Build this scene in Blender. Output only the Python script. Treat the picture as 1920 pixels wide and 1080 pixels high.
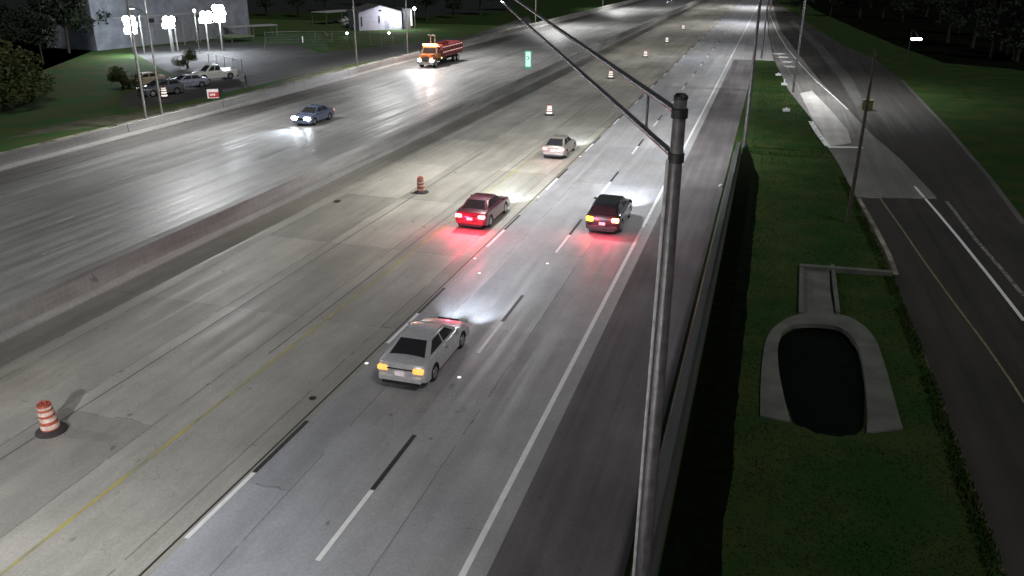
import bpy, bmesh, math, random
from mathutils import Vector, Matrix, noise
random.seed(7)
rad = math.radians
S = bpy.context.scene
for o in list(bpy.data.objects): bpy.data.objects.remove(o)

# ------------------------------------------------------------------ camera
H = 13.8906; FPX = 1532.334
RM = ((0.95660253, 0.29135173, 0.00507619), (-0.11259481, 0.35350594, 0.92863123), (-0.26876385, 0.88890254, -0.37096937))
cam = bpy.data.cameras.new('camera'); co = bpy.data.objects.new('camera', cam); S.collection.objects.link(co)
cam.sensor_width = 36; cam.lens = 36 * FPX / 1920; cam.clip_start = .2; cam.clip_end = 3000
m = Matrix((RM[0], RM[1], [-c for c in RM[2]])).transposed().to_4x4(); m.translation = (0, 0, H); co.matrix_world = m
S.camera = co
def at(u, v, z=0.0):
    """world point at height z behind pixel (u, v) of the 1920x1080 photograph"""
    c = ((u - 960) / FPX, -(v - 540) / FPX, 1)
    d = [sum(RM[k][i] * c[k] for k in range(3)) for i in range(3)]
    t = (z - H) / d[2]
    return Vector((t * d[0], t * d[1], z))

# ------------------------------------------------------------------ world, moonlit night
S.view_settings.view_transform = 'Standard'; S.view_settings.look = 'None'; S.view_settings.exposure = 0.4; S.view_settings.gamma = 1
W = bpy.data.worlds.new("World"); S.world = W; W.use_nodes = True
nt = W.node_tree; bg = nt.nodes['Background']
sky = nt.nodes.new('ShaderNodeTexSky'); sky.sky_type = 'NISHITA'; sky.sun_disc = False
sky.sun_elevation = rad(50); sky.sun_rotation = rad(95); 
nt.links.new(sky.outputs[0], bg.inputs[0]); bg.inputs[1].default_value = 0.005
sl = bpy.data.lights.new('night_glow_light', 'SUN'); sl.energy = 0.72; sl.angle = rad(12); sl.color = (1, .97, .92)
so = bpy.data.objects.new('night_glow_light', sl); S.collection.objects.link(so)
so.rotation_euler = (rad(40) * math.cos(rad(5)), 0, 0); so.rotation_euler = (rad(25), rad(32), 0)

# ------------------------------------------------------------------ helpers
C = S.collection
MATS = {}
def nd(nt, t, **k):
    n = nt.nodes.new('ShaderNode' + t)
    for a, b in k.items():
        if a.startswith('i_'): n.inputs[int(a[2:])].default_value = b
        else: setattr(n, a, b)
    return n
def mat(name, col, rough=.6, metal=0, emit=None, es=1.0, var=.12, scale=6, bump=0, coat=0, col2=None, spec=.5):
    if name in MATS: return MATS[name]
    M = bpy.data.materials.new(name); M.use_nodes = True; t = M.node_tree; b = t.nodes['Principled BSDF']
    b.inputs['Roughness'].default_value = rough; b.inputs['Metallic'].default_value = metal
    b.inputs['Coat Weight'].default_value = coat; b.inputs['Specular IOR Level'].default_value = spec
    g = nd(t, 'TexCoord'); n = nd(t, 'TexNoise'); n.inputs['Scale'].default_value = scale; n.inputs['Detail'].default_value = 5
    t.links.new(g.outputs['Object'], n.inputs['Vector'])
    r = nd(t, 'Mix', data_type='RGBA')
    c2 = col2 or [c * (1 - var * 2) for c in col]
    r.inputs[6].default_value = (*[min(1, c * (1 + var)) for c in col], 1) if not col2 else (*col, 1); r.inputs[7].default_value = (*c2, 1)
    mr = nd(t, 'MapRange'); mr.inputs[1].default_value = .38; mr.inputs[2].default_value = .62
    t.links.new(n.outputs[0], mr.inputs[0]); t.links.new(mr.outputs[0], r.inputs[0]); t.links.new(r.outputs[2], b.inputs['Base Color'])
    if bump:
        bp = nd(t, 'Bump'); bp.inputs['Strength'].default_value = bump; bp.inputs['Distance'].default_value = .03
        t.links.new(n.outputs[0], bp.inputs['Height']); t.links.new(bp.outputs[0], b.inputs['Normal'])
    if emit:
        b.inputs['Emission Color'].default_value = (*emit, 1); b.inputs['Emission Strength'].default_value = es
    MATS[name] = M; return M

def pave(name, base=(.3, .3, .3), joint_y=6.1, joint_x=3.66, offx=0.0, offy=0.0, streak=.3, rough=.55, patch=.25, jdark=.45, tint=None, groove=False, slab=(.86, 1.08), dirt=None):
    """procedural pavement: slabs, joints, stretched wear, stains and fine grain"""
    M = bpy.data.materials.new(name); M.use_nodes = True; t = M.node_tree; b = t.nodes['Principled BSDF']; L = t.links
    g = nd(t, 'NewGeometry'); sp = nd(t, 'SeparateXYZ'); L.new(g.outputs['Position'], sp.inputs[0])
    def math_(op, a, bb=None, c=None):
        n = nd(t, 'Math', operation=op)
        for i, x in enumerate((a, bb, c)):
            if x is None: continue
            if isinstance(x, (int, float)): n.inputs[i].default_value = x
            else: L.new(x, n.inputs[i])
        return n.outputs[0]
    def noise_(sx, sy, det=4, ro=.6):
        mp = nd(t, 'Mapping'); L.new(g.outputs['Position'], mp.inputs[0]); mp.inputs['Scale'].default_value = (sx, sy, 1)
        n = nd(t, 'TexNoise'); n.inputs['Scale'].default_value = 1; n.inputs['Detail'].default_value = det; n.inputs['Roughness'].default_value = ro
        L.new(mp.outputs[0], n.inputs['Vector']); return n.outputs[0]
    def rng(x, a, bb, lo, hi):
        n = nd(t, 'MapRange'); L.new(x, n.inputs[0])
        for i, v in enumerate((a, bb, lo, hi)): n.inputs[i + 1].default_value = v
        return n.outputs[0]
    f = rng(noise_(1.6, .035, 4), .35, .65, 1 - streak, 1 + streak * .6)
    f = math_('MULTIPLY', f, rng(noise_(.09, .06, 3), .35, .65, 1 - patch, 1 + patch * .6))
    f = math_('MULTIPLY', f, rng(noise_(.9, .5, 6, .7), .3, .7, .88, 1.1))
    f = math_('MULTIPLY', f, rng(noise_(14, 9, 5, .7), .3, .7, .84, 1.14))
    if joint_y:
        xs = math_('DIVIDE', math_('ADD', sp.outputs[0], 200 + offx), joint_x)
        ys = math_('DIVIDE', math_('ADD', sp.outputs[1], 200 + offy), joint_y)
        cx = nd(t, 'CombineXYZ'); L.new(math_('FLOOR', xs), cx.inputs[0]); L.new(math_('FLOOR', ys), cx.inputs[1])
        wn = nd(t, 'TexWhiteNoise', noise_dimensions='3D'); L.new(cx.outputs[0], wn.inputs[0])
        f = math_('MULTIPLY', f, rng(wn.outputs[0], 0, 1, *slab))
        wob = math_('MULTIPLY', math_('SUBTRACT', noise_(1.2, 1.2, 3), .5), .05)
        jy = math_('LESS_THAN', math_('FRACT', math_('ADD', ys, wob)), .045 / joint_y)
        jx = math_('LESS_THAN', math_('FRACT', math_('ADD', xs, math_('MULTIPLY', wob, .5))), .05 / joint_x)
        wn2 = nd(t, 'TexWhiteNoise', noise_dimensions='3D'); mpp = nd(t, 'VectorMath', operation='ADD'); L.new(cx.outputs[0], mpp.inputs[0]); mpp.inputs[1].default_value = (17, 5, 3)
        L.new(mpp.outputs[0], wn2.inputs[0])
        some = math_('GREATER_THAN', wn2.outputs[0], .45)
        br = math_('GREATER_THAN', noise_(.8, .5, 3), .44)
        j = math_('MAXIMUM', math_('MULTIPLY', jy, some), jx)
        j = math_('MULTIPLY', j, br)
        f = math_('MULTIPLY', f, math_('SUBTRACT', 1, math_('MULTIPLY', j, jdark)))
    # sealed cracks and spots
    vo = nd(t, 'TexVoronoi', feature='DISTANCE_TO_EDGE'); mp = nd(t, 'Mapping'); L.new(g.outputs['Position'], mp.inputs[0]); mp.inputs['Scale'].default_value = (.16, .07, 1)
    wv = nd(t, 'VectorMath', operation='ADD'); nn = nd(t, 'TexNoise'); nn.inputs['Scale'].default_value = .7; L.new(g.outputs['Position'], nn.inputs['Vector'])
    sc = nd(t, 'VectorMath', operation='SCALE'); L.new(nn.outputs[1], sc.inputs[0]); sc.inputs[3].default_value = .35
    L.new(mp.outputs[0], wv.inputs[0]); L.new(sc.outputs[0], wv.inputs[1]); L.new(wv.outputs[0], vo.inputs['Vector'])
    ck = math_('MULTIPLY', math_('LESS_THAN', vo.outputs[0], .0022), math_('GREATER_THAN', noise_(.12, .1, 3), .54))
    f = math_('MULTIPLY', f, math_('SUBTRACT', 1, math_('MULTIPLY', ck, .5)))
    f = math_('MULTIPLY', f, rng(noise_(.35, .16, 5, .65), .35, .7, 1.1, .84))
    for (xa, xb, lo) in (dirt or ()):
        xx = math_('ADD', sp.outputs[0], math_('MULTIPLY', math_('SUBTRACT', noise_(.5, .12, 4), .5), 1.6))
        f = math_('MULTIPLY', f, rng(xx, xa, xb, lo, 1))
    sn = noise_(2.2, 1.1, 2); f = math_('MULTIPLY', f, rng(sn, .70, .76, 1, .55))
    mx = nd(t, 'Mix', data_type='RGBA', blend_type='MULTIPLY'); mx.inputs[0].default_value = 1
    cc = nd(t, 'Mix', data_type='RGBA'); L.new(rng(noise_(.05, .03, 3), .4, .6, 0, 1), cc.inputs[0])
    tt = tint or base; cc.inputs[6].default_value = (*base, 1); cc.inputs[7].default_value = (*tt, 1)
    L.new(cc.outputs[2], mx.inputs[6]); cf = nd(t, 'CombineColor')
    for i in range(3): L.new(f, cf.inputs[i])
    L.new(cf.outputs[0], mx.inputs[7]); L.new(mx.outputs[2], b.inputs['Base Color'])
    L.new(rng(noise_(1.9, .05, 3), .35, .65, rough - .12, rough + .15), b.inputs['Roughness'])
    bp = nd(t, 'Bump'); bp.inputs['Strength'].default_value = .35; bp.inputs['Distance'].default_value = .01
    L.new(math_('ADD', noise_(22, 22, 4), math_('MULTIPLY', noise_(2.6, .02, 3, .5), 7)) if groove else noise_(22, 22, 4), bp.inputs['Height']); L.new(bp.outputs[0], b.inputs['Normal'])
    return M

def obj(name, bm, m=None, parent=None, smooth=None, loc=None):
    me = bpy.data.meshes.new(name); bm.to_mesh(me); bm.free()
    for x in (m if isinstance(m, (list, tuple)) else [m]):
        if x: me.materials.append(x)
    if smooth is not None:
        me.shade_smooth(); me.set_sharp_from_angle(angle=rad(smooth))
    o = bpy.data.objects.new(name, me); C.objects.link(o)
    if parent: o.parent = parent
    if loc is not None: o.location = loc
    return o
def thing(name, label, cat, loc=(0, 0, 0), rz=0, group=None):
    o = bpy.data.objects.new(name, None); C.objects.link(o); o.location = loc; o.rotation_euler = (0, 0, rz); o.empty_display_size = .3
    return tag(o, label, cat, group)
def tag(o, label, cat, group=None):
    o['label'] = label; o['category'] = cat
    if group: o['group'] = group
    return o
def struct(name, bm, m, kind='structure', label=None):
    o = obj(name, bm, m); o['kind'] = kind
    if label: o['label'] = label
    return o
def copy_tree(o, parent=None):
    c = o.copy(); C.objects.link(c); c.parent = parent
    for ch in list(o.children): copy_tree(ch, c)
    return c
def box(bm, x0, x1, y0, y1, z0, z1, mi=0):
    v = [bm.verts.new(p) for p in ((x0, y0, z0), (x1, y0, z0), (x1, y1, z0), (x0, y1, z0), (x0, y0, z1), (x1, y0, z1), (x1, y1, z1), (x0, y1, z1))]
    for f in ((0, 3, 2, 1), (4, 5, 6, 7), (0, 1, 5, 4), (1, 2, 6, 5), (2, 3, 7, 6), (3, 0, 4, 7)):
        bm.faces.new([v[i] for i in f]).material_index = mi
def B(*a, bev=0):
    bm = bmesh.new()
    for x in a: box(bm, *x)
    if bev: bmesh.ops.bevel(bm, geom=bm.edges[:], offset=bev, segments=2, affect='EDGES')
    return bm
def tube(bm, pts, r, n=10, cap=True, mi=0):
    """tube through points; r a number or a list"""
    pts = [Vector(p) for p in pts]; R = r if isinstance(r, (list, tuple)) else [r] * len(pts); rings = []
    for i, p in enumerate(pts):
        d = (pts[min(i + 1, len(pts) - 1)] - pts[max(i - 1, 0)]).normalized()
        a = d.cross(Vector((0, 0, 1)) if abs(d.z) < .9 else Vector((1, 0, 0))).normalized(); b = d.cross(a)
        rings.append([bm.verts.new(p + (a * math.cos(2 * math.pi * k / n) + b * math.sin(2 * math.pi * k / n)) * R[i]) for k in range(n)])
    for i in range(len(rings) - 1):
        for k in range(n): bm.faces.new([rings[i][k], rings[i][(k + 1) % n], rings[i + 1][(k + 1) % n], rings[i + 1][k]]).material_index = mi
    if cap:
        bm.faces.new(rings[0][::-1]).material_index = mi; bm.faces.new(rings[-1]).material_index = mi
    return bm
def T(pts, r, n=10): return tube(bmesh.new(), pts, r, n)
def lathe(prof, n=20):
    bm = bmesh.new(); rings = [[bm.verts.new((r * math.cos(2 * math.pi * k / n), r * math.sin(2 * math.pi * k / n), z)) for k in range(n)] for r, z in prof]
    for i in range(len(rings) - 1):
        for k in range(n): bm.faces.new([rings[i][k], rings[i][(k + 1) % n], rings[i + 1][(k + 1) % n], rings[i + 1][k]])
    bm.faces.new(rings[0][::-1]); bm.faces.new(rings[-1]); return bm
def strip(bm, L, R, z=0.0, mi=0):
    a = [bm.verts.new((p[0], p[1], z)) for p in L]; b = [bm.verts.new((p[0], p[1], z)) for p in R]
    for i in range(len(a) - 1): bm.faces.new([a[i], b[i], b[i + 1], a[i + 1]]).material_index = mi
def poly(pts, z):
    bm = bmesh.new(); f = bm.faces.new([bm.verts.new((p[0], p[1], z)) for p in pts]); f.normal_update()
    if f.normal.z < 0: f.normal_flip()
    bmesh.ops.triangulate(bm, faces=bm.faces[:]); return bm
def px(*pts): return [at(u, v) for u, v in pts]
def ribbon(pts, w, z):
    """painted line of width w along ground points"""
    bm = bmesh.new(); Ls = []; Rs = []
    for i, p in enumerate(pts):
        d = (Vector(pts[min(i + 1, len(pts) - 1)]) - Vector(pts[max(0, i - 1)])); d.z = 0; d.normalize(); n = Vector((-d.y, d.x, 0)) * w / 2
        Ls.append(p + n); Rs.append(p - n)
    strip(bm, Ls, Rs, z); return bm

# ------------------------------------------------------------------ materials
m_old = pave('worn_warm_concrete', dirt=((-26.2, -23.2, .55),), slab=(.76, 1.1), base=(.37, .352, .295), joint_y=9.1, joint_x=3.66, offx=.6, tint=(.325, .315, .29), streak=.09)
m_new = pave('grey_concrete', (.37, .362, .365), joint_y=12.2, joint_x=3.66, offx=1.9, offy=3, streak=.075, patch=.12, tint=(.35, .365, .395), jdark=.35)
m_left = pave('grooved_concrete', dirt=((-47.9, -46.6, .45),), base=(.225, .222, .215), joint_y=9.1, joint_x=3.5, offx=.3, streak=.24, rough=.44, groove=True, patch=.15, jdark=.3)
m_asph = pave('dark_asphalt', (.145, .133, .14), joint_y=0, streak=.2, patch=.5, rough=.7)
m_gutter = pave('stained_concrete', (.10, .095, .09), joint_y=0, streak=.3, patch=.3)
m_front = pave('frontage_asphalt', (.036, .033, .029), joint_y=0, streak=.15, patch=.3, rough=.75)
m_ramp = pave('ramp_concrete', (.19, .186, .176), joint_y=6, joint_x=4, streak=.15, patch=.3)
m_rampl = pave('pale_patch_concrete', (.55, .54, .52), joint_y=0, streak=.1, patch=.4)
m_lot = pave('lot_asphalt', (.07, .07, .067), joint_y=0, streak=.1, patch=.3, rough=.8)
m_white = mat('road_paint_white', (.80, .80, .81), .5, var=.03, scale=3)
m_wornw = mat('road_paint_worn', (.36, .355, .34), .6, var=.25, scale=3)
m_dimw = mat('road_paint_dim', (.22, .215, .20), .6, var=.35, scale=4)
m_yel = mat('road_paint_yellow', (.42, .36, .08), .6, scale=.9, col2=(.24, .23, .16))
m_black = mat('contrast_tar', (.028, .027, .026), .6)
m_bar = pave('barrier_concrete', (.27, .265, .255), joint_y=0, streak=.15, patch=.3)
m_barm = pave('median_concrete', (.26, .258, .25), joint_y=0, streak=.1, patch=.4)
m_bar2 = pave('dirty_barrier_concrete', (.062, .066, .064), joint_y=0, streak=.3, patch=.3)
m_curb = mat('kerb_concrete', (.26, .25, .19), .8, var=.3, scale=.5)
m_cul = mat('culvert_concrete', (.098, .104, .090), .85, var=.12, scale=1.1, bump=.4)
m_grass = mat('grass_ground', (.017, .044, .012), .95, scale=.35, col2=(.036, .052, .016), bump=.6, spec=.05)
m_blade = mat('grass_blade', (.016, .048, .010), .9, scale=.5, spec=.05, col2=(.034, .048, .012))
m_mud = mat('wet_mud', (.003, .005, .003), .35, scale=2, bump=.3, spec=.08)
m_pole = mat('dark_pole_steel', (.17, .155, .165), .33, .4)
m_galv = mat('galvanised_steel', (.36, .35, .33), .45, .7)
m_wood = mat('weathered_wood', (.10, .085, .065), .85, scale=9)
m_glass = mat('dark_glass', (.03, .03, .033), .2, var=.05, coat=.3)
m_tyre = mat('tyre_rubber', (.018, .018, .018), .8)
m_rim = mat('rim_alloy', (.45, .45, .46), .3, .8)
m_trim = mat('black_trim', (.02, .02, .02), .5)
m_chrome = mat('chrome_trim', (.6, .6, .6), .2, .9)
m_plate = mat('plate_white', (.65, .6, .62), .5, emit=(1, .8, .85), es=.25)
m_hl = mat('headlight_lens', (.9, .9, .9), .1, emit=(.85, .92, 1), es=45)
m_hlx = mat('unlit_lens', (.55, .55, .55), .12, var=.03)
m_tl = mat('tail_lamp_bright', (.6, .02, .02), .2, emit=(1, .12, .13), es=14)
m_tlm = mat('tail_lamp_mid', (.6, .05, .05), .2, emit=(1, .38, .36), es=2.0)
m_tld = mat('tail_lamp_amber', (.6, .25, .05), .25, emit=(1, .5, .12), es=1.0)
m_bl = mat('blinker_lamp', (.7, .4, .02), .2, emit=(1, .62, .02), es=9)
m_amb = mat('amber_beacon', (.8, .45, .1), .2, emit=(1, .55, .14), es=7)
m_ora = mat('drum_orange', (.34, .075, .045), .6)
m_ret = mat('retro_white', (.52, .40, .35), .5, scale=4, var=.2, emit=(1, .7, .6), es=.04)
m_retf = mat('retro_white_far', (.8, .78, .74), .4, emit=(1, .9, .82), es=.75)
m_rub = mat('drum_rubber', (.028, .02, .022), .8)
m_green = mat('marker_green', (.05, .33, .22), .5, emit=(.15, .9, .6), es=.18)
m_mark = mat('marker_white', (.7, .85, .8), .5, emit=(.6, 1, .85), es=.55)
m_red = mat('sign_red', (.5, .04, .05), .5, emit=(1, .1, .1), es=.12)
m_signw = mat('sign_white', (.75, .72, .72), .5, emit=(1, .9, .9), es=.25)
m_lampw = mat('lamp_glow_white', (.9, .9, .9), .3, emit=(.88, .93, 1), es=60)
m_lampw2 = mat('lamp_glow_soft', (.9, .9, .9), .3, emit=(.95, .98, .95), es=12)
m_bwall = mat('painted_block_wall', (.42, .43, .44), .8, var=.06)
m_hwall = mat('lap_siding', (.52, .50, .60), .7, var=.05, scale=2)
m_roof = mat('grey_roof', (.10, .10, .10), .85)
m_win = mat('window_glass', (.05, .055, .06), .2)
m_bark = mat('bark', (.06, .048, .035), .9, scale=12)
m_leaf = mat('leaf_dark', (.022, .038, .014), .8, scale=.8, col2=(.012, .02, .008))
m_leafy = mat('leaf_yellow_green', (.07, .085, .02), .8, scale=.6, col2=(.03, .055, .015))

# ------------------------------------------------------------------ ground with a drainage pit
PIT = px((1486, 786), (1470, 745), (1456, 690), (1455, 645), (1462, 622), (1480, 610), (1510, 605), (1560, 607), (1592, 620), (1616, 655), (1626, 715), (1628, 765), (1624, 795), (1606, 812), (1578, 814), (1540, 808), (1508, 800))
def inside(x, y, P):
    c = False; j = len(P) - 1
    for i in range(len(P)):
        if (P[i].y > y) != (P[j].y > y) and x < (P[j].x - P[i].x) * (y - P[i].y) / (P[j].y - P[i].y) + P[i].x: c = not c
        j = i
    return c
def dist(x, y, P):
    d = 9
    for i in range(len(P)):
        a, b = P[i - 1], P[i]; e = b - a; q = Vector((x, y, 0)); t = max(0, min(1, (q - a).dot(e) / e.dot(e))); d = min(d, (q - a - e * t).length)
    return d
FOREST = 1
xs = [-900, -400, -200, -130, -100, -80, -65, -54, -40, -20, -6, -3, -2, -1] + [-.5 + .25 * i for i in range(30)] + [8, 10, 12, 16, 22, 30, 45, 60, 90, 150, 300, 900]
ys = [-60, -20, 0, 10, 15, 18, 20, 21, 22] + [22.5 + .3 * i for i in range(42)] + [36, 38, 40, 45, 50, 60, 70, 80, 100, 120, 150, 200, 300, 500, 900, 2400]
bm = bmesh.new(); gv = []
for y in ys:
    row = []
    for x in xs:
        z = 0.0
        if .2 < x < 7 and 22 < y < 35 and inside(x, y, PIT): z = -min(1.1, .02 + dist(x, y, PIT) * 2.2)
        row.append(bm.verts.new((x, y, z)))
    gv.append(row)
for i in range(len(ys) - 1):
    for j in range(len(xs) - 1): bm.faces.new([gv[i][j], gv[i][j + 1], gv[i + 1][j + 1], gv[i + 1][j]])
struct('ground', bm, m_grass)
struct('ditch_water', poly(PIT, -.22), m_mud)

FAR = 620
def sheet(name, x0, x1, m, z=.006, y0=-30, y1=FAR):
    bm = bmesh.new(); N = 26; st = [y0 + (y1 - y0) * i / N for i in range(N + 1)]
    strip(bm, [(x0, y, 0) for y in st], [(x1, y, 0) for y in st], z); struct(name, bm, m)
sheet('gutter_path', -50.7, -48.3, m_gutter)
sheet('opposite_carriageway', -48.3, -28.3, m_left)
sheet('inner_carriageway', -27.3, -12.95, m_old)
sheet('main_carriageway', -12.95, -5.15, m_new)
# right shoulder asphalt ends where the ramp gore joins
sheet('outer_shoulder', -5.15, -1.95, m_asph, y1=135)
bm = bmesh.new(); strip(bm, [(-5.15, y, 0) for y in (135, 200, 300, FAR)], [(1.5, 135, 0), (.0, 200, 0), (-.6, 300, 0), (-.6, FAR, 0)], .006); struct('gore_area', bm, m_new)
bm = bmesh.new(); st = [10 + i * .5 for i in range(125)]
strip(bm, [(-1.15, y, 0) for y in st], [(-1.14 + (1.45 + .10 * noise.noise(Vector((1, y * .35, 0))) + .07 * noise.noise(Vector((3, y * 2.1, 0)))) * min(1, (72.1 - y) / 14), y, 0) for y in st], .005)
struct('verge_shade', bm, mat('painted_shade', (.005, .007, .004), 1, scale=2, spec=0))  # barrier's shade on the verge, painted as a near-black strip
# seams and painted lines on the highway
def line(name, x, w, m, y0=-10, y1=FAR, z=.012):
    bm = bmesh.new(); N = 30; st = [y0 + (y1 - y0) * i / N for i in range(N + 1)]; strip(bm, [(x - w / 2, y, 0) for y in st], [(x + w / 2, y, 0) for y in st], z); struct(name, bm, m)
line('edge_line_paint', -5.72, .17, m_white)
line('yellow_line_paint', -16.42, .11, m_yel, y1=62)
line('lane_seam', -13.18, .07, m_black, z=.011)
line('lane_seam', -16.9, .04, m_black, z=.011, y0=24, y1=70)
line('lane_seam', -20.6, .035, m_black, z=.011, y1=60)
line('left_edge_paint', -48.0, .12, m_dimw, z=.012)
bmw = bmesh.new(); bmb = bmesh.new(); bmo = bmesh.new()
for k in range(-1, 30):
    for x, y0 in ((-9.34, 14.28), (-13.0, 14.03)):
        y = y0 + k * 12.19
        wf = 1 + max(0, y - 120) / 400
        box(bmw, x - .07, x + .07, y, y + 3.05, .012, .014); box(bmb, x - .075, x + .075, y + 3.09, y + 6.1, .012, .0135)
for k in range(2, 30):
    for x, y0 in ((-44.65, 6.7), (-41.2, 6.6), (-37.6, 9.5), (-34.0, 6.0)):
        y = y0 + k * 12.19; box(bmo, x - .06, x + .06, y, y + 2.4, .012, .014)
struct('lane_dash_paint', bmw, m_white); struct('contrast_dash_paint', bmb, m_black); struct('opposite_dash_paint', bmo, m_wornw)
# raised reflectors
first = None
for x, y in ((-9.34, 23.4), (-9.34, 35.9), (-13.0, 23.4), (-13.0, 35.5), (-13.0, 47.7), (-13.0, 59.9), (-9.34, 72), (-12.1, 33.6), (-9.34, 84)):
    if first is None:
        bm = B((-.06, .06, -.06, .06, 0, .025), bev=.008); first = obj('road_stud', bm, m_retf); o = first
    else: o = first.copy(); C.objects.link(o)
    o.location = (x, y + 1, .008); tag(o, 'small white reflective stud glued to the concrete between lane dashes', 'road stud', 'reflective studs between the lane dashes')

# ------------------------------------------------------------------ barriers
def barrier(name, x, h, wb, wt, y0, y1, m, label, side=1, joint=None):
    t = thing(name, label, 'barrier', (x, 0, 0))
    prof = [(-wb / 2, 0), (-wb / 2, .08), (-wt / 2 - .06, .33), (-wt / 2, h), (wt / 2, h), (wt / 2 + .06, .33), (wb / 2, .08), (wb / 2, 0)]
    bm = bmesh.new(); N = int((y1 - y0) / 6); rings = []
    for i in range(N + 1):
        y = y0 + (y1 - y0) * i / N; rings.append([bm.verts.new((a, y, z)) for a, z in prof])
    for i in range(N):
        for k in range(7): bm.faces.new([rings[i][k], rings[i][k + 1], rings[i + 1][k + 1], rings[i + 1][k]])
    bm.faces.new(rings[0]); bm.faces.new(rings[-1][::-1]); bmesh.ops.recalc_face_normals(bm, faces=bm.faces[:])
    obj('wall', bm, m, t)
    if joint:
        for i in range(joint[1]):
            bj = bmesh.new()
            y = joint[0] + i * 13.2; s = side * (wt / 2 + .004)
            v = [bj.verts.new(p) for p in ((side * (wt / 2 + .065), y, .33), (side * (wt / 2 + .065), y + .07, .33), (s, y + .07, h), (s, y, h))]; bj.faces.new(v); obj('joint_seal', bj, m_black, t)
    return t
barrier('concrete_barrier', -27.75, 1.22, .9, .56, -20, FAR, m_barm, 'long concrete median barrier between the two carriageways')
barrier('concrete_barrier', -51.05, 1.05, .7, .30, -20, FAR, m_bar, 'concrete barrier along the far left edge beside the frontage verge', joint=(30, 10))
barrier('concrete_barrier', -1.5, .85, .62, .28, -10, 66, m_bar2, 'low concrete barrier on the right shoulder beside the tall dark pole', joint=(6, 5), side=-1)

# ------------------------------------------------------------------ left side ground
sheet('verge_path', -52.9, -52.3, m_curb, z=.01, y0=20, y1=260)
def lkerb(name, x, w, h, m, lab):
    tag(obj(name, B((x, x + w, 20, 250, 0, h)), m), lab, 'kerb')
lkerb('kerb', -55.4, .35, .14, m_curb, 'pale kerb running behind the far left barrier')
bm = bmesh.new(); strip(bm, [(-55.8, 30, 0), (-55.8, 90, 0), (-55.8, 150, 0), (-55.8, 190, 0)], [(-150, 30, 0), (-150, 90, 0), (-150, 150, 0), (-130, 190, 0)], .004); struct('verge_grass', bm, mat('left_verge_grass', (.045, .11, .035), .95, scale=.25, col2=(.09, .10, .04), bump=.5, spec=.05))
bm = bmesh.new(); strip(bm, px((225, 205), (330, 195), (430, 172), (620, 128), (900, 80), (1000, 45)), px((228, 178), (340, 150), (430, 110), (600, 100), (880, 68), (990, 30)), .006)
struct('frontage_road', bm, m_lot)
bm = bmesh.new(); strip(bm, px((340, 150), (430, 112), (600, 99)), px((240, 92), (390, 78), (560, 85)), .007); struct('parking_lot', bm, m_lot)
bm = bmesh.new(); strip(bm, px((120, 230), (420, 152 + 35), (640, 118)), px((0, 262), (270, 225), (640, 132)), .005)
struct('gravel_verge', bm, mat('dry_verge', (.12, .11, .07), .95, scale=.6, col2=(.05, .06, .03), bump=.5))

bm = bmesh.new(); strip(bm, px((1462, -30), (1530, 20), (1610, 55), (1680, 85), (1770, 118), (1900, 130), (2100, 160)), px((1475, -52), (1560, -50), (1640, -50), (1720, -50), (1800, -50), (2000, -50), (2400, -50)), .004)
m_floor = mat('forest_floor_soil', (.006, .008, .005), 1, scale=.5, spec=0); struct('forest_floor', bm, m_floor)
bm = bmesh.new(); strip(bm, px((-300, 140), (60, 140), (150, 105), (235, 70), (300, 30), (620, 22), (800, 30), (960, 20)), px((-600, -40), (-100, -40), (100, -40), (235, -45), (300, -45), (620, -45), (800, -45), (1000, -45)), .004); struct('forest_floor', bm, mat('litter_floor', (.03, .036, .034), .95, scale=.3, spec=.1))
# ------------------------------------------------------------------ right side: ramp and frontage road
Lf = px((1437, 0), (1440, 60), (1450, 110), (1478, 170), (1520, 222), (1546, 268), (1573, 310), (1603, 372), (1640, 450), (1672, 515), (1702, 590), (1742, 690), (1792, 830), (1840, 960), (1885, 1080)); Lf.append(at(1885, 1080) + Vector((.6, -16, 0)))
Rf = px((1450, 0), (1510, 40), (1580, 85), (1640, 110), (1690, 150), (1732, 195), (1780, 245), (1860, 340), (1920, 420)); 
last = Rf[-1]; 
for dx, dy in ((-.2, -6), (-.5, -13), (-.6, -19), (-.3, -25), (0, -31), (0, -50), (0, -52)): Rf.append(last + Vector((dx, dy, 0)))
bm = bmesh.new(); strip(bm, Lf, Rf, .006); struct('frontage_lanes', bm, m_front)
bm = bmesh.new(); strip(bm, px((1437.5, 0), (1441, 60), (1451, 110), (1479, 170), (1521, 222), (1547, 268), (1574, 310), (1604, 370)), px((1447, 0), (1462, 55), (1500, 105), (1540, 155), (1590, 205), (1632, 250), (1690, 300), (1757, 371)), .011); struct('ramp_road', bm, m_ramp)
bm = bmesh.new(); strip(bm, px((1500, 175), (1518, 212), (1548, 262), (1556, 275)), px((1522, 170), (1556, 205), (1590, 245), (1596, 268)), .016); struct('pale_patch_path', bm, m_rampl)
bm = bmesh.new(); strip(bm, px((1480, 40), (1530, 92), (1575, 150), (1605, 200)), px((1488, 38), (1545, 88), (1600, 150), (1622, 195)), .013); struct('gravel_path', bm, m_lot)
def rib(name, pts, w, m, z=.018): return struct(name, ribbon(px(*pts), w, z), m)
rib('ramp_edge_paint', ((1442, 25), (1458, 62), (1475, 90), (1500, 120), (1530, 152), (1562, 180), (1590, 206)), .14, m_white)
rib('ramp_left_paint', ((1436, 60), (1450, 90), (1468, 118), (1490, 150), (1502, 172)), .12, m_wornw)
rib('stop_line_paint', ((1552, 276), (1600, 276.5), (1618, 277)), .5, m_white, .020)
rib('ramp_border_paint', ((1520, 228), (1535, 252), (1552, 274)), .45, m_white, .020)
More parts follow.
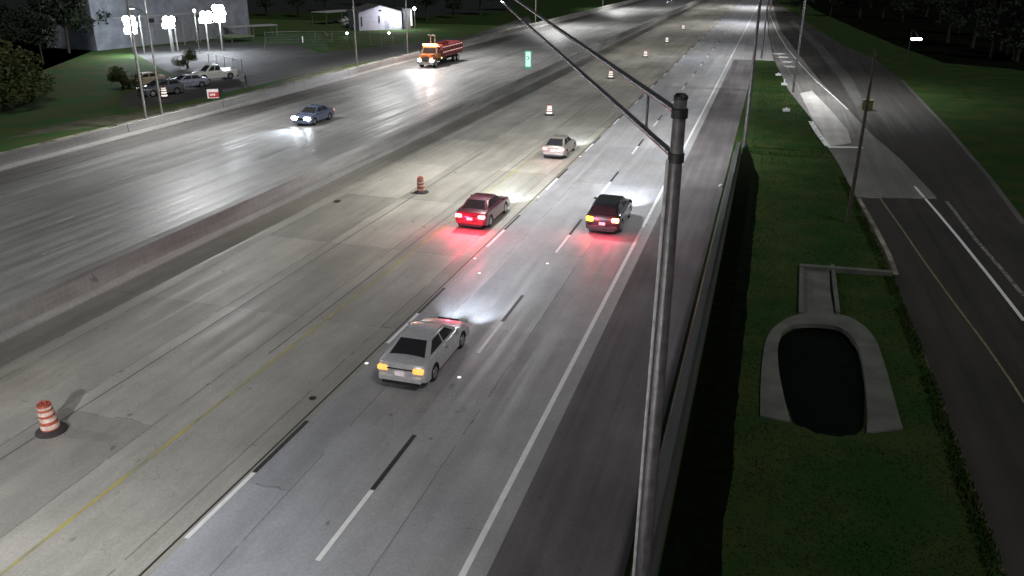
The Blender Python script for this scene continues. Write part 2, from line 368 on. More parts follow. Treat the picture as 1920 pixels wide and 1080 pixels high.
for a, b in (((1455, 100), (1470, 102)), ((1460, 107), (1478, 108)), ((1468, 116), (1484, 117)), ((1473, 125), (1490, 125))): rib('gore_stripe_paint', (a, b), 2.0, m_white, .021)
rib('slab_edge_seam', ((1606, 370.5), (1680, 371.5), (1755, 372)), .22, m_curb)
rib('frontage_lane_paint', ((1715, 350), (1760, 402), (1800, 450), (1860, 525), (1920, 602)), .17, m_white)
rib('frontage_lane_paint', ((1775, 378), (1830, 450), (1880, 508), (1920, 556)), .22, m_dimw)
rib('frontage_yellow_paint', ((1650, 372), (1690, 428), (1730, 487), (1790, 570), (1850, 650), (1895, 715), (1925, 762)), .1, mat('dim_yellow', (.20, .185, .10), .6, var=.2))
rib('verge_path', ((1610, 372), (1640, 425), (1668, 480), (1680, 515)), .25, m_curb, .013)
rib('edge_path', ((1700, 588), (1742, 690), (1792, 830), (1840, 960), (1880, 1075)), .10, mat('grit_edge', (.10, .085, .04), .9, scale=6, col2=(.03, .03, .015)), .013)
rib('far_edge_path', ((1690, 150), (1780, 245), (1860, 340), (1920, 420)), .35, m_gutter, .013)

def smooth(P, k=3):
    P = list(P)
    for _ in range(k):
        Q = [P[0]]
        for a, b in zip(P, P[1:]): Q += [a.lerp(b, .25), a.lerp(b, .75)]
        P = Q + [P[-1]]
    return P
# culvert apron
def solid_strip(A, Bp, z0, z1):
    bm = bmesh.new(); r = [[bm.verts.new((a.x, a.y, z0)), bm.verts.new((a.x, a.y, z1)), bm.verts.new((b.x, b.y, z1)), bm.verts.new((b.x, b.y, z0))] for a, b in zip(A, Bp)]
    for i in range(len(r) - 1):
        for k in range(4): bm.faces.new([r[i][k], r[i][(k + 1) % 4], r[i + 1][(k + 1) % 4], r[i + 1][k]])
    bm.faces.new(r[0]); bm.faces.new(r[-1]); bmesh.ops.recalc_face_normals(bm, faces=bm.faces[:]); return bm
t = thing('culvert', 'concrete drain apron curving round a dark pit in the right-hand grass', 'drain', (0, 0, 0))
obj('apron', solid_strip(smooth(px((1425, 782), (1425, 740), (1428, 680), (1437, 628), (1468, 602), (1500, 590), (1565, 590), (1600, 598), (1640, 630), (1663, 700), (1680, 765), (1692, 806))),
                         smooth(px((1482, 794), (1470, 750), (1458, 690), (1458, 640), (1475, 613), (1510, 609), (1560, 611), (1588, 622), (1612, 655), (1622, 715), (1627, 780), (1624, 814))), -.12, .07), m_cul, t)
obj('channel', solid_strip(px((1500, 504), (1503, 545), (1501, 590)), px((1556, 504), (1556, 545), (1564, 590)), -.1, .03), m_cul, t)
for a in (((1499, 500), (1497, 590), 1498), ((1557, 500), (1567, 590), 0)):
    p, q = at(*a[0]), at(*a[1]); obj('kerb_wall', solid_strip([p, q], [p + Vector((.16, 0, 0)), q + Vector((.16, 0, 0))], 0, .16), m_cul, t)
p, q = at(1500, 502), at(1672, 515); obj('headwall', solid_strip([p, q], [p + Vector((0, -.35, 0)), q + Vector((0, -.3, 0))], 0, .22), m_cul, t)
# grass blades
bm = bmesh.new()
def blades(n, fx, y0, y1, h=(.06, .16)):
    for _ in range(n):
        y = y0 + (y1 - y0) * random.random() ** 1.5; a, b = fx(y); x = random.uniform(a, b)
        if noise.noise(Vector((x * .5, y * .5, 0))) < -.15 and random.random() < .6: continue
        if .3 < x < 6.2 and 23.5 < y < 42 and (inside(x, y, CULV)): continue
        hh = random.uniform(*h); an = random.random() * 6.28; w = .014 + hh * .08; d = Vector((math.cos(an), math.sin(an), 0)) * w
        p = Vector((x, y, 0)); tip = p + Vector((random.uniform(-.05, .05), random.uniform(-.05, .05), hh))
        bm.faces.new([bm.verts.new(p - d), bm.verts.new(p + d), bm.verts.new(tip)])
CULV = px((1420, 790), (1425, 680), (1437, 628), (1468, 600), (1498, 590), (1496, 498), (1660, 498), (1675, 515), (1568, 515), (1568, 590), (1600, 595), (1645, 630), (1668, 700), (1695, 815), (1560, 812))
def lfx(y):
    x = 7.0
    for i in range(len(Lf) - 1):
        if Lf[i].y >= y > Lf[i + 1].y: u = (Lf[i].y - y) / (Lf[i].y - Lf[i + 1].y); x = Lf[i].x + (Lf[i + 1].x - Lf[i].x) * u
    return x
blades(34000, lambda y: (.3, lfx(y)), 14, 66, (.03, .09)); blades(9000, lambda y: (-.6, lfx(y)), 66, 118, (.05, .12)); blades(6000, lambda y: (lfx(y) - .45, lfx(y) + .05), 14, 60, (.08, .2))
o = obj('grass', bm, m_blade); o['kind'] = 'stuff'

# ------------------------------------------------------------------ vehicles
def arch(cy, cz, r, n=9):
    return [(cy + r * math.cos(a), cz + r * math.sin(a)) for a in [rad(-8 + 196 * i / n) for i in range(n + 1)]]
def car_body(p):
    """prof: top outline rear->front; bottom with wheel arches front->rear; returns bmesh with paint (0) and black (1)"""
    top = p['top']; fa = arch(p['wf'], p['wr'], p['wr'] + .05); ra = arch(p['wb'], p['wr'], p['wr'] + .05)
    prof = top + [(top[-1][0] - .1, .22)] + fa + ra + [(top[0][0] + .12, .26)]
    nt_ = len(top); W2 = p['w']; zm = p['belt']
    def layer(x, drop, end):
        out = []
        for i, (y, z) in enumerate(prof):
            if i < nt_:
                k = max(0, (z - .55) / (zm - .55)); z2 = z - drop * min(1, k)
                y2 = y * (1 - end) if abs(y) > p['len'] * .36 else y
            else: z2, y2 = z, (y * (1 - end) if abs(y) > p['len'] * .44 else y)
            out.append((x, y2, z2))
        return out
    ls = []
    for x, dr, en in ((-W2, .10, .07), (-W2 + .04, .035, .045), (-W2 + .14, .01, .025), (-W2 * .5, -.01, .006), (0, -.02, 0), (W2 * .5, -.01, .006), (W2 - .14, .01, .025), (W2 - .04, .035, .045), (W2, .10, .07)):
        ls.append(layer(x, dr, en))
    bm = bmesh.new(); V = [[bm.verts.new(q) for q in l] for l in ls]; n = len(prof)
    for i in range(len(V) - 1):
        for k in range(n):
            f = bm.faces.new([V[i][k], V[i][(k + 1) % n], V[i + 1][(k + 1) % n], V[i + 1][k]])
            if k >= nt_: f.material_index = 1
    bm.faces.new(V[0][::-1]); bm.faces.new(V[-1])
    bmesh.ops.recalc_face_normals(bm, faces=bm.faces[:]); return bm
def hexa(b, t, zb, zt, bev=.07):
    """b,t = (yrear, yfront, halfwidth)"""
    bm = bmesh.new(); v = [bm.verts.new(q) for q in ((-b[2], b[0], zb), (b[2], b[0], zb), (b[2], b[1], zb), (-b[2], b[1], zb), (-t[2], t[0], zt), (t[2], t[0], zt), (t[2], t[1], zt), (-t[2], t[1], zt))]
    for f in ((0, 3, 2, 1), (4, 5, 6, 7), (0, 1, 5, 4), (1, 2, 6, 5), (2, 3, 7, 6), (3, 0, 4, 7)): bm.faces.new([v[i] for i in f])
    if bev: bmesh.ops.bevel(bm, geom=[e for e in bm.edges if max(x.co.z for x in e.verts) > zt - .01], offset=bev, segments=3, affect='EDGES')
    return bm
def panel(c, u0, u1, v0, v1, off=.012):
    """glass panel on the bilinear face c=(lower a, lower b, upper b, upper a)"""
    c = [Vector(q) for q in c]
    P = lambda u, v: (c[0] * (1 - u) + c[1] * u) * (1 - v) + (c[3] * (1 - u) + c[2] * u) * v
    q = [P(u0[0], v0), P(u0[1], v0), P(u1[1], v1), P(u1[0], v1)]; n = (q[1] - q[0]).cross(q[3] - q[0]).normalized()
    bm = bmesh.new(); a = [bm.verts.new(x + n * off) for x in q]; b = [bm.verts.new(x - n * .03) for x in q]; bm.faces.new(a); bm.faces.new(b[::-1])
    for i in range(4): bm.faces.new([a[i], b[i], b[(i + 1) % 4], a[(i + 1) % 4]])
    bmesh.ops.recalc_face_normals(bm, faces=bm.faces[:]); return bm
def wheel(parent, x, y, r, w=.22):
    s = 1 if x > 0 else -1
    bm = bmesh.new(); tube(bm, [(x - s * w, y, r), (x - s * .03, y, r), (x, y, r)], [r, r, r * .93], 20)
    o = obj('wheel', bm, m_tyre, parent, 40)
    b2 = bmesh.new(); tube(b2, [(x - s * .02, y, r), (x + s * .006, y, r)], [r * .66, r * .62], 14); obj('rim', b2, m_rim, o, 40)
KIND = {
 'sedan': dict(len=4.8, w=.90, belt=1.0, wr=.33, wf=1.42, wb=-1.38, top=[(-2.34, .34), (-2.40, .60), (-2.36, .86), (-2.28, .98), (-2.0, 1.03), (-1.6, 1.05), (-.5, 1.01), (.9, .99), (1.3, .95), (1.9, .86), (2.2, .76), (2.34, .60), (2.36, .34)],
               cab=((-1.85, 1.15, .80), (-1.0, .25, .60), .97, 1.45)),
 'hatch': dict(len=4.3, w=.88, belt=.98, wr=.33, wf=1.3, wb=-1.28, top=[(-2.08, .34), (-2.14, .60), (-2.10, .86), (-2.02, .97), (-1.8, 1.0), (-1.4, 1.02), (-.5, 1.0), (.8, .98), (1.2, .94), (1.7, .85), (1.98, .74), (2.1, .58), (2.1, .34)],
               cab=((-1.92, 1.05, .78), (-1.05, .15, .58), .95, 1.44)),
 'suv': dict(len=4.7, w=.94, belt=1.12, wr=.37, wf=1.42, wb=-1.38, top=[(-2.28, .40), (-2.33, .70), (-2.31, .98), (-2.27, 1.10), (-2.1, 1.14), (-1.6, 1.14), (-.5, 1.12), (.9, 1.10), (1.3, 1.07), (1.9, 1.0), (2.2, .88), (2.32, .66), (2.3, .40)],
             cab=((-2.22, 1.2, .85), (-1.8, .35, .68), 1.08, 1.60)),
 'pickup': dict(len=5.6, w=.97, belt=1.12, wr=.39, wf=1.75, wb=-1.65, top=[(-2.70, .50), (-2.74, .60), (-2.74, .70), (-2.72, .80), (-2.6, .82), (-1.6, .82), (-.72, .82), (-.66, 1.12), (1.2, 1.12), (2.2, 1.06), (2.55, .95), (2.66, .72), (2.64, .42)],
                cab=((-.68, 1.45, .86), (-.5, .6, .70), 1.08, 1.82)),
}
def make_vehicle(name, label, cat, kind, paint, loc, rz, lampw=.17, tail=None, head=None, tails=None, plate=True, group=None, beam=0, tailglow=0, rails=False):
    p = KIND[kind]; t = thing(name, label, cat, loc, rz, group)
    obj('body', car_body(p), [paint, m_trim], t, 38)
    b, tp, zb, zt = p['cab']
    obj('cabin', hexa(b, tp, zb, zt), paint, t, 50)
    A = [(-b[2], b[0], zb), (b[2], b[0], zb), (b[2], b[1], zb), (-b[2], b[1], zb)]; D = [(-tp[2], tp[0], zt), (tp[2], tp[0], zt), (tp[2], tp[1], zt), (-tp[2], tp[1], zt)]
    obj('rear_window', panel((A[0], A[1], D[1], D[0]), (.07, .93), (.10, .90), .10, .88), m_glass, t)
    obj('windshield', panel((A[2], A[3], D[3], D[2]), (.05, .95), (.08, .92), .08, .9), m_glass, t)
    for s in (1, -1):
        f = (A[1], A[2], D[2], D[1]) if s > 0 else (A[3], A[0], D[0], D[3])
        cuts = ((.10, .50), (.54, .90)) if kind != 'pickup' else ((.08, .46), (.50, .88))
        for a, c in cuts:
            if s < 0: a, c = 1 - c, 1 - a
            obj('side_window', panel(f, (a, c), (a + .02, c - .02), .14, .84), m_glass, t)
    W2 = p['w']; L = p['len'] / 2; z = p['belt']; yr = p['top'][1][0]; yf = p['top'][-2][0]
    for s in (1, -1):
        wheel(t, s * (W2 - .01), p['wf'], p['wr']); wheel(t, s * (W2 - .01), p['wb'], p['wr'])
        hl = obj('headlight', B((s * (W2 - .28) - lampw, s * (W2 - .28) + lampw, yf - .16, yf + .02, z - .37 - (lampw - .17) * .5, z - .20), bev=.03), head or m_hlx, t)
        tm = (tails or {}).get(s, tail) or mat('unlit_tail', (.25, .02, .02), .2)
        th = .14 if kind != 'suv' else .2
        obj('taillight', B((s * (W2 - .24) - .19, s * (W2 - .24) + .19, yr - .015, yr + .22, z - .16 - th, z - .12), bev=.03), tm, t)
        obj('mirror', B((s * (W2 + .08) - .09, s * (W2 + .08) + .09, b[1] - .42, b[1] - .30, zb + .02, zb + .16), bev=.03), paint, t)
        obj('door_handle', B((s * (W2 + .0) - .02, s * (W2 + .0) + .02, -.35, -.18, z - .2, z - .17)), m_trim, t)
    obj('bumper', B((-W2 + .1, W2 - .1, yr - .05, yr + .08, .36, .56), bev=.03), paint if kind != 'pickup' else m_chrome, t, 40)
    obj('valance', B((-W2 + .22, W2 - .22, yr - .03, yr + .1, .24, .35), bev=.02), m_trim, t)
    obj('trunk_trim', B((-W2 + .42, W2 - .42, yr - .012, yr + .05, z - .20, z - .17)), m_chrome if kind != 'sedan' else m_trim, t)
    obj('front_bumper', B((-W2 + .12, W2 - .12, yf - .08, yf + .05, .34, .50), bev=.03), paint, t, 40)
    obj('grille', B((-.45, .45, yf - .06, yf + .02, .55, z - .24), bev=.01), m_trim, t)
    if plate: obj('license_plate', B((-.17, .17, yr - .065, yr - .045, .60, .76)), m_plate, t)
    if kind == 'pickup':
        for s in (1, -1): obj('bed_wall', B((s * (W2 - .05) - .045, s * (W2 - .05) + .045, -2.68, -.70, .78, 1.14), bev=.015), paint, t)
        obj('tailgate', B((-W2 + .08, W2 - .08, -2.72, -2.63, .80, 1.14), bev=.015), paint, t)
    if rails:
        for s in (1, -1): obj('roof_rail', B((s * (tp[2] - .04) - .02, s * (tp[2] - .04) + .02, tp[0] + .1, tp[1] - .1, zt, zt + .05)), m_chrome, t)
    if beam:
        for s in (1, -1):
            ld = bpy.data.lights.new('headlight_beam', 'SPOT'); ld.energy = beam; ld.spot_size = rad(58); ld.spot_blend = 1; ld.color = (.78, .88, 1); ld.shadow_soft_size = .08
            lo = bpy.data.objects.new('headlight_beam', ld); C.objects.link(lo); lo.parent = t; lo.location = (s * (W2 - .28), yf + .1, z - .28); lo.rotation_euler = (rad(90 - 2.5), 0, 0)
    if tailglow:
        for sx in (-.55, .55):
            ld = bpy.data.lights.new('tail_glow', 'POINT'); ld.energy = tailglow * .5; ld.color = (1, .035, .10); ld.shadow_soft_size = .15
            lo = bpy.data.objects.new('tail_glow', ld); C.objects.link(lo); lo.parent = t; lo.location = (sx, yr - .75, .85)
    return t
silver = mat('paint_silver', (.74, .74, .76), .3, .35, var=.04, coat=.8)
p_grey = mat('paint_grey', (.24, .23, .24), .32, .4, var=.04, coat=.8)
p_dark = mat('paint_charcoal', (.035, .033, .036), .28, .3, var=.04, coat=.8)
p_maroon = mat('paint_graphite_red', (.15, .03, .045), .3, .3, var=.04, coat=.8)
p_blue = mat('paint_steel_blue', (.17, .20, .30), .25, .3, var=.04, coat=.8)
p_white = mat('paint_white', (.75, .76, .74), .35, 0, var=.04, coat=.6)
p_slate = mat('paint_slate', (.16, .18, .20), .3, .3, var=.04, coat=.6)
def place(u, v, dy): q = at(u, v); q.y += dy; return q
q = place(783, 722, 2.5)
make_vehicle('sedan_car', 'silver sedan with amber tail lamps, nearest car in the middle lane', 'car', 'sedan', silver, (-10.95, q.y - .65, .012), 0, tail=m_tld, beam=1500, rails=False)
make_vehicle('sedan_car', 'dark red-lit sedan with both bright brake lights beside the striped drum', 'car', 'sedan', p_maroon, (-14.8, 43.2, .012), rad(0), tail=m_tl, beam=2600, tailglow=260)
make_vehicle('sport_utility_car', 'black boxy car with a yellow blinker in the rightmost lane', 'car', 'suv', p_dark, (-7.65, 44.5, .012), 0, tails={-1: m_bl, 1: mat('tail_lamp_orange', (.6, .1, .05), .2, emit=(1, .25, .12), es=10)}, beam=3600, tailglow=110)
make_vehicle('hatchback_car', 'light grey coupe with dark rear window, farthest car on the near carriageway', 'car', 'hatch', mat('paint_tan', (.33, .30, .26), .35, .3, var=.04, coat=.6), (-14.75, 61.4, .012), 0, tail=m_tlm, beam=2200, tailglow=12)
make_vehicle('oncoming_car', 'dark blue car with glaring white headlights driving towards us on the far carriageway', 'car', 'sedan', p_blue, (-39.6, 67.4, .012), math.pi, lampw=.30, tail=m_tlm, head=m_hl, beam=3000)
make_vehicle('distant_car', 'tiny car with white headlights at the top edge of the far carriageway', 'car', 'sedan', p_slate, (-39, 338, .012), math.pi, head=m_hl, beam=0, plate=False)
# parked vehicles beyond the far left barrier
hd = rad(180 - 38)
make_vehicle('parked_car', 'grey SUV with pale side parked nearest the two thin poles', 'car', 'suv', p_slate, at(303, 178), rad(180 - 22), rails=True)
make_vehicle('parked_car', 'dark blue and white car parked between the grey SUV and the white pickup', 'car', 'sedan', mat('paint_blue_white', (.34, .36, .45), .3, .2), at(352, 164), rad(180 - 30))
make_vehicle('pickup_truck', 'white pickup truck parked alone on the lit lot', 'pickup truck', 'pickup', p_white, at(403, 149), rad(180 - 30))
make_vehicle('parked_car', 'beige car mostly hidden behind the grey SUV', 'car', 'sedan', mat('paint_beige', (.45, .38, .26), .4), at(272, 160), rad(180 - 22))
make_vehicle('parked_car', 'white car parked under the carport, left one', 'car', 'sedan', p_white, at(642, 43), rad(100), plate=False)
make_vehicle('parked_car', 'white car with its hood out beside the grey house wall', 'car', 'sedan', p_white, at(662, 50), rad(130), plate=False)

# works truck
def truck():
    q = at(800, 128); t = thing('dump_truck', 'orange red works truck with amber light bar and two bright headlights', 'truck', (q.x - .2, q.y, .012), math.pi)
    paint = mat('paint_works_orange', (.34, .12, .03), .4, coat=.4); redp = mat('paint_bed_red', (.22, .045, .05), .45)
    # local: front at y=0, rear at y=-9
    obj('bumper', B((-1.2, 1.2, -.3, 0, .45, .85), bev=.04), m_chrome, t, 40)
    bm = B((-1.0, 1.0, -1.7, -.12, .85, 1.75), bev=.14); obj('hood', bm, paint, t, 40)
    obj('grille', B((-.55, .55, -.14, -.09, .9, 1.55)), m_trim, t)
    for s in (1, -1):
        obj('headlight', B((s * .92 - .20, s * .92 + .20, -.16, .02, .86, 1.2), bev=.05), m_hl, t)
        obj('fender', B((s * 1.08 - .15, s * 1.08 + .15, -1.75, -.45, .85, 1.1), bev=.06), paint, t, 40)
    cabb = hexa((-3.3, -1.45, 1.15), (-3.25, -1.85, 1.05), 1.2, 2.75, .1); cb = obj('cab', cabb, paint, t, 45)
    A = [(-1.15, -3.3, 1.2), (1.15, -3.3, 1.2), (1.15, -1.45, 1.2), (-1.15, -1.45, 1.2)]; D = [(-1.05, -3.25, 2.75), (1.05, -3.25, 2.75), (1.05, -1.85, 2.75), (-1.05, -1.85, 2.75)]
    obj('windshield', panel((A[2], A[3], D[3], D[2]), (.06, .94), (.08, .92), .42, .9), m_glass, t)
    obj('side_window', panel((A[1], A[2], D[2], D[1]), (.2, .85), (.25, .8), .48, .9), m_glass, t); obj('side_window', panel((A[3], A[0], D[0], D[3]), (.15, .8), (.2, .75), .48, .9), m_glass, t)
    obj('light_bar', B((-1.1, 1.1, -2.2, -1.86, 2.78, 3.08), bev=.05), m_amb, t)
    bm = bmesh.new(); tube(bm, [(-.2, -3.4, 2.6), (-.2, -3.4, 4.1)], .09); tube(bm, [(-.2, -3.4, 4.1), (.9, -3.5, 4.15)], .10); tube(bm, [(.5, -3.5, 2.8), (.5, -3.5, 4.1)], .07); obj('hoist', bm, m_pole, t)
    bm = bmesh.new(); z0, z1 = 1.25, 2.75
    box(bm, -1.2, 1.2, -11.8, -3.6, 1.15, 1.3); box(bm, -1.24, -1.16, -11.8, -3.6, 1.302, z1); box(bm, 1.16, 1.24, -11.8, -3.6, 1.302, z1); box(bm, -1.155, 1.155, -3.7, -3.6, 1.302, z1 + .2); box(bm, -1.155, 1.155, -11.8, -11.72, 1.302, z1)
    obj('dump_bed', bm, redp, t)
    bm = bmesh.new()
    for s in (1, -1):
        for z in (1.75, 2.45, ): box(bm, s * 1.255 - .01, s * 1.255 + .01, -11.7, -3.7, z, z + .12)
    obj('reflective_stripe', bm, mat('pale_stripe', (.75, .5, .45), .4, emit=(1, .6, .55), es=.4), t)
    bm = bmesh.new()
    for s in (1, -1):
        for k in range(11): y = -11.7 + k * .75; box(bm, s * 1.27 - .03, s * 1.27 + .03, y, y + .08, 1.3, 2.78)
    obj('bed_rib', bm, redp, t)
    obj('chassis', B((-.45, .45, -11.6, -.4, .6, 1.0)), m_trim, t)
    for y in (-1.1, -8.6, -9.9):
        for s in (1, -1): wheel(t, s * 1.18, y, .5, .35)
    for s in (1, -1):
        obj('mirror', B((s * 1.42 - .08, s * 1.42 + .08, -1.9, -1.82, 1.9, 2.4)), m_trim, t)
        obj('side_marker', B((s * 1.24 - .03, s * 1.24 + .03, -3.2, -3.05, 1.05, 1.2)), m_amb, t)
        ld = bpy.data.lights.new('headlight_beam', 'SPOT'); ld.energy = 3500; ld.spot_size = rad(50); ld.spot_blend = .8; ld.color = (.85, .9, 1); ld.shadow_soft_size = .12
        lo = bpy.data.objects.new('headlight_beam', ld); C.objects.link(lo); lo.parent = t; lo.location = (s * .92, .1, 1.0); lo.rotation_euler = (rad(83), 0, 0)
    for (x, y, z, e) in ((0, -1.7, 3.2, 160), (0, .8, 2.2, 60), (1.6, -5.5, 3.6, 200)):
        ld = bpy.data.lights.new('beacon_glow', 'POINT'); ld.energy = e; ld.color = (1, .35, .2); ld.shadow_soft_size = .4
        lo = bpy.data.objects.new('beacon_glow', ld); C.objects.link(lo); lo.parent = t; lo.location = (x, y, z)
truck()

# ------------------------------------------------------------------ drums
def drum(ret):
    t = thing('traffic_drum', '', 'traffic drum')
    R = lambda z: .29 - .085 * z
    bands = [(0.06, .18, 0), (.18, .32, 1), (.32, .44, 0), (.44, .57, 1), (.57, .66, 0), (.66, .78, 1), (.78, .86, 0), (.86, .93, 1), (.93, 1.0, 0)]
    prof = []
    for a, b, k in bands: prof += [(R(a), a + .001), (R(b) - (.006 if k else 0), b)]
    bm = lathe(prof, 24); bm.faces.ensure_lookup_table()
    obj('shell', bm, m_ora, t, 60)
    for a, b, k in bands:
        if k: obj('reflective_band', lathe([(R(a) + .006, a), (R(b) + .006, b)], 24), ret, t, 60)
    obj('rubber_base', lathe([(.47, .0), (.47, .05), (.36, .10), (.31, .14)], 22), m_rub, t, 40)
    bm = bmesh.new(); box(bm, -.10, -.07, -.02, .02, 1.0, 1.08); box(bm, .07, .10, -.02, .02, 1.0, 1.08); box(bm, -.10, .10, -.02, .02, 1.081, 1.11); obj('handle', bm, m_ora, t)
    return t
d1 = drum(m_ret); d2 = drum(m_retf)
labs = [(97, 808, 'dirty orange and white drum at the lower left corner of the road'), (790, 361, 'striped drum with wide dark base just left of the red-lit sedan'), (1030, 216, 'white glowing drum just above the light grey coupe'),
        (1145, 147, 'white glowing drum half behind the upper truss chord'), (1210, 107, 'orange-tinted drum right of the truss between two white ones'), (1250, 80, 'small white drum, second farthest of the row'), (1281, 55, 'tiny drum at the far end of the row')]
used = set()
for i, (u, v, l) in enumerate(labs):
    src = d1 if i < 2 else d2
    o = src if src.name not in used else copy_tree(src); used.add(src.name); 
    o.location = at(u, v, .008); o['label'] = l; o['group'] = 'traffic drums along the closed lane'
    if i == 0: o.rotation_euler = (rad(2), rad(-2), .3)
o = copy_tree(d2); o.location = at(309, 184, 0); o['label'] = 'red and white striped drum standing behind the second thin pole by the parked cars'; o['group'] = 'traffic drums along the closed lane'; o.scale = (1.1, 1.1, 1.2)

# debris
def lump(name, u, v, r, m, lab, cat, sz=.5):
    bm = bmesh.new(); bmesh.ops.create_icosphere(bm, subdivisions=2, radius=r)
    for w in bm.verts: w.co *= 1 + .5 * noise.noise(w.co * 6 / r * .3 + Vector((u, v, 0))); w.co.z *= sz; w.co.z += r * sz * .5
    o = obj(name, bm, m, None, 60); o.location = at(u, v, .008); tag(o, lab, cat); return o
lump('plastic_bag', 1352, 350, .16, mat('bag_white', (.7, .7, .72), .5), 'crumpled white plastic bag lying on the right shoulder', 'bag', .8)
lump('tyre_scrap', 632, 378, .22, m_tyre, 'black scrap of tyre on the road left of the striped drum', 'debris', .3)
lump('tyre_scrap', 586, 747, .13, m_tyre, 'short dark scrap lying by the near lane dash', 'debris', .2)

# ------------------------------------------------------------------ mile marker on the median
q = at(991, 158); t = thing('mile_marker', 'tall green and white marker sign standing on the median barrier', 'sign', (-27.75, q.y, 1.05))
rot = rad(-18)
obj('post', B((-.04, .04, -.03, .03, 0, .9)), m_galv, t); obj('panel', B((-.42, .42, -.08, -.035, .85, 2.9)), m_green, t)
bm = B((-.30, .30, -.092, -.082, 1.05, 2.78)); obj('reflective_face', bm, m_mark, t)
bm = B((-.16, .02, -.104, -.094, 2.2, 2.28), (.0, .12, -.104, -.094, 1.95, 2.2), (-.16, .1, -.104, -.094, 1.85, 1.93)); obj('numeral', bm, m_green, t)
t.rotation_euler = (0, 0, rad(15))

# ------------------------------------------------------------------ poles
SPOTS = []
def lamp_pole(name, base, h, arm, label, m, r=(.11, .06), energy=0, group=None, col=(.97, .97, .96), size=146, tilt=24):
    t = thing(name, label, 'street lamp', base, 0, group)
    obj('pole', T([(0, 0, 0), (0, 0, h * .5), (0, 0, h)], [r[0], (r[0] + r[1]) / 2, r[1]], 10), m, t, 50)
    obj('base_plate', B((-.2, .2, -.2, .2, 0, .06), bev=.01), m, t)
    a = Vector(arm); obj('arm', T([(0, 0, h - .3), a * .4 + Vector((0, 0, h + .2)), a + Vector((0, 0, h + .45))], [.05, .045, .035], 8), m, t, 50)
    e = a + Vector((0, 0, h + .42)); hd = a.normalized() * .35
    hh = B((-.16, .16, -.36, .36, -.05, .12), bev=.05); o = obj('lamp_head', hh, m_galv, t, 45); o.location = e + hd; o.rotation_euler = (0, 0, math.atan2(-a.x, a.y))
    g = obj('lens', B((-.12, .12, -.25, .25, -.075, -.052)), m_lampw2, o)
    if energy:
        ld = bpy.data.lights.new('lamp_light', 'SPOT'); ld.energy = energy; ld.spot_size = rad(size); ld.spot_blend = .7; ld.color = col; ld.shadow_soft_size = .35
        lo = bpy.data.objects.new('lamp_light', ld); C.objects.link(lo); lo.parent = t; lo.location = e + hd + Vector((0, 0, -.15)); lo.rotation_euler = (0, rad(tilt) * (1 if arm[0] < 0 else -1), 0)
    return t
GR = 'lamp poles along the road'
EN = 21000
q = at(1400, 276); lamp_pole('lamp_pole', (-1.1, q.y, 0), 14, (-4, 0, 0), 'dark lamp pole at the end of the right barrier, nearer of the two close together', m_pole, (.16, .10), EN * .36, GR)
q = at(1425, 108); lamp_pole('lamp_pole', (-1.1, q.y - 1, 0), 16, (-4, 0, 0), 'thin dark lamp pole just behind the nearer one in the gore', m_pole, (.15, .10), EN * .38, GR)
for i, (y, e) in enumerate(((-14, 6.4), (215, .6), (300, .8))):
    lamp_pole('lamp_pole', (-1.0, y, 0), 14.5, (-5, 0, 0), ('lamp pole standing by the right barrier behind the camera', 'distant lamp pole right of the highway near the top edge', 'farthest lamp pole right of the highway')[i], m_pole, (.14, .08), EN * e, GR)
lp = [((277, 243), 'left one of the two thin grey poles rising behind the far left barrier', .13), ((307, 235), 'right one of the two thin grey poles rising behind the far left barrier', .10), ((670, 131), 'tall thin lamp pole by the far barrier, left of the house', .10), ((765, 109), 'tall thin lamp pole by the far barrier, just left of the works truck', .10)]
for i, (b, l, r) in enumerate(lp):
    q = at(*b); lamp_pole('lamp_pole', (q.x, q.y, 0), (14.2, 9.6, 14, 14)[i], (4, 0, 0) if i != 1 else (-1.2, 0, 0), l, m_galv, (r, r * .7), (EN * .6, 0, EN * .7, EN * .7)[i], GR)
for i, (y, e) in enumerate(((14, .4), (190, 1.2), (270, 1.3))):
    lamp_pole('lamp_pole', (-52.2, y, 0), 14.2, (4, 0, 0), ('lamp pole beyond the far left barrier outside the left edge', 'distant lamp pole left of the far carriageway', 'farthest lamp pole left of the far carriageway')[i], m_galv, (.12, .08), EN * e, GR)
q = at(1487, 173); lamp_pole('lamp_pole', (q.x, q.y, 0), 15, (3, 0, 0), 'black pole between the grass and the bright ramp patch', m_pole, (.13, .09), EN * .5, GR, size=130, tilt=0)
q = at(1589, 418); t = thing('utility_pole', 'bare thin pole at the grass edge where the ramp concrete ends', 'pole', q)
obj('pole', T([(0, 0, 0), (0, 0, 9.6)], [.12, .07], 10), mat('pole_brown', (.06, .055, .04), .6), t); obj('cap', lathe([(.08, 9.601), (.08, 9.66), (.03, 9.7)], 10), m_trim, t)
q = at(1696, 135); t = thing('lamp_pole', 'far street lamp with a lit head in the dark right background', 'street lamp', q, 0, GR)
hgt = 6.2; d = at(1722, 73, hgt) - q
obj('pole', T([(0, 0, 0), (0, 0, hgt - .6)], [.10, .07], 8), mat('pole_black', (.03, .03, .03), .6), t); obj('arm', T([(0, 0, hgt - .7), (d.x * .5, d.y * .5, hgt), (d.x, d.y, hgt + .1)], .05, 8), MATS['pole_black'], t)
o = obj('lamp_head', B((-.75, .35, -.25, .25, -.12, .10), bev=.06), m_lampw2, t); o.location = (d.x, d.y, hgt)
ld = bpy.data.lights.new('lamp_light', 'POINT'); ld.energy = 120; lo = bpy.data.objects.new('lamp_light', ld); C.objects.link(lo); lo.parent = t; lo.location = (d.x, d.y, hgt - .5); ld.shadow_soft_size = .3

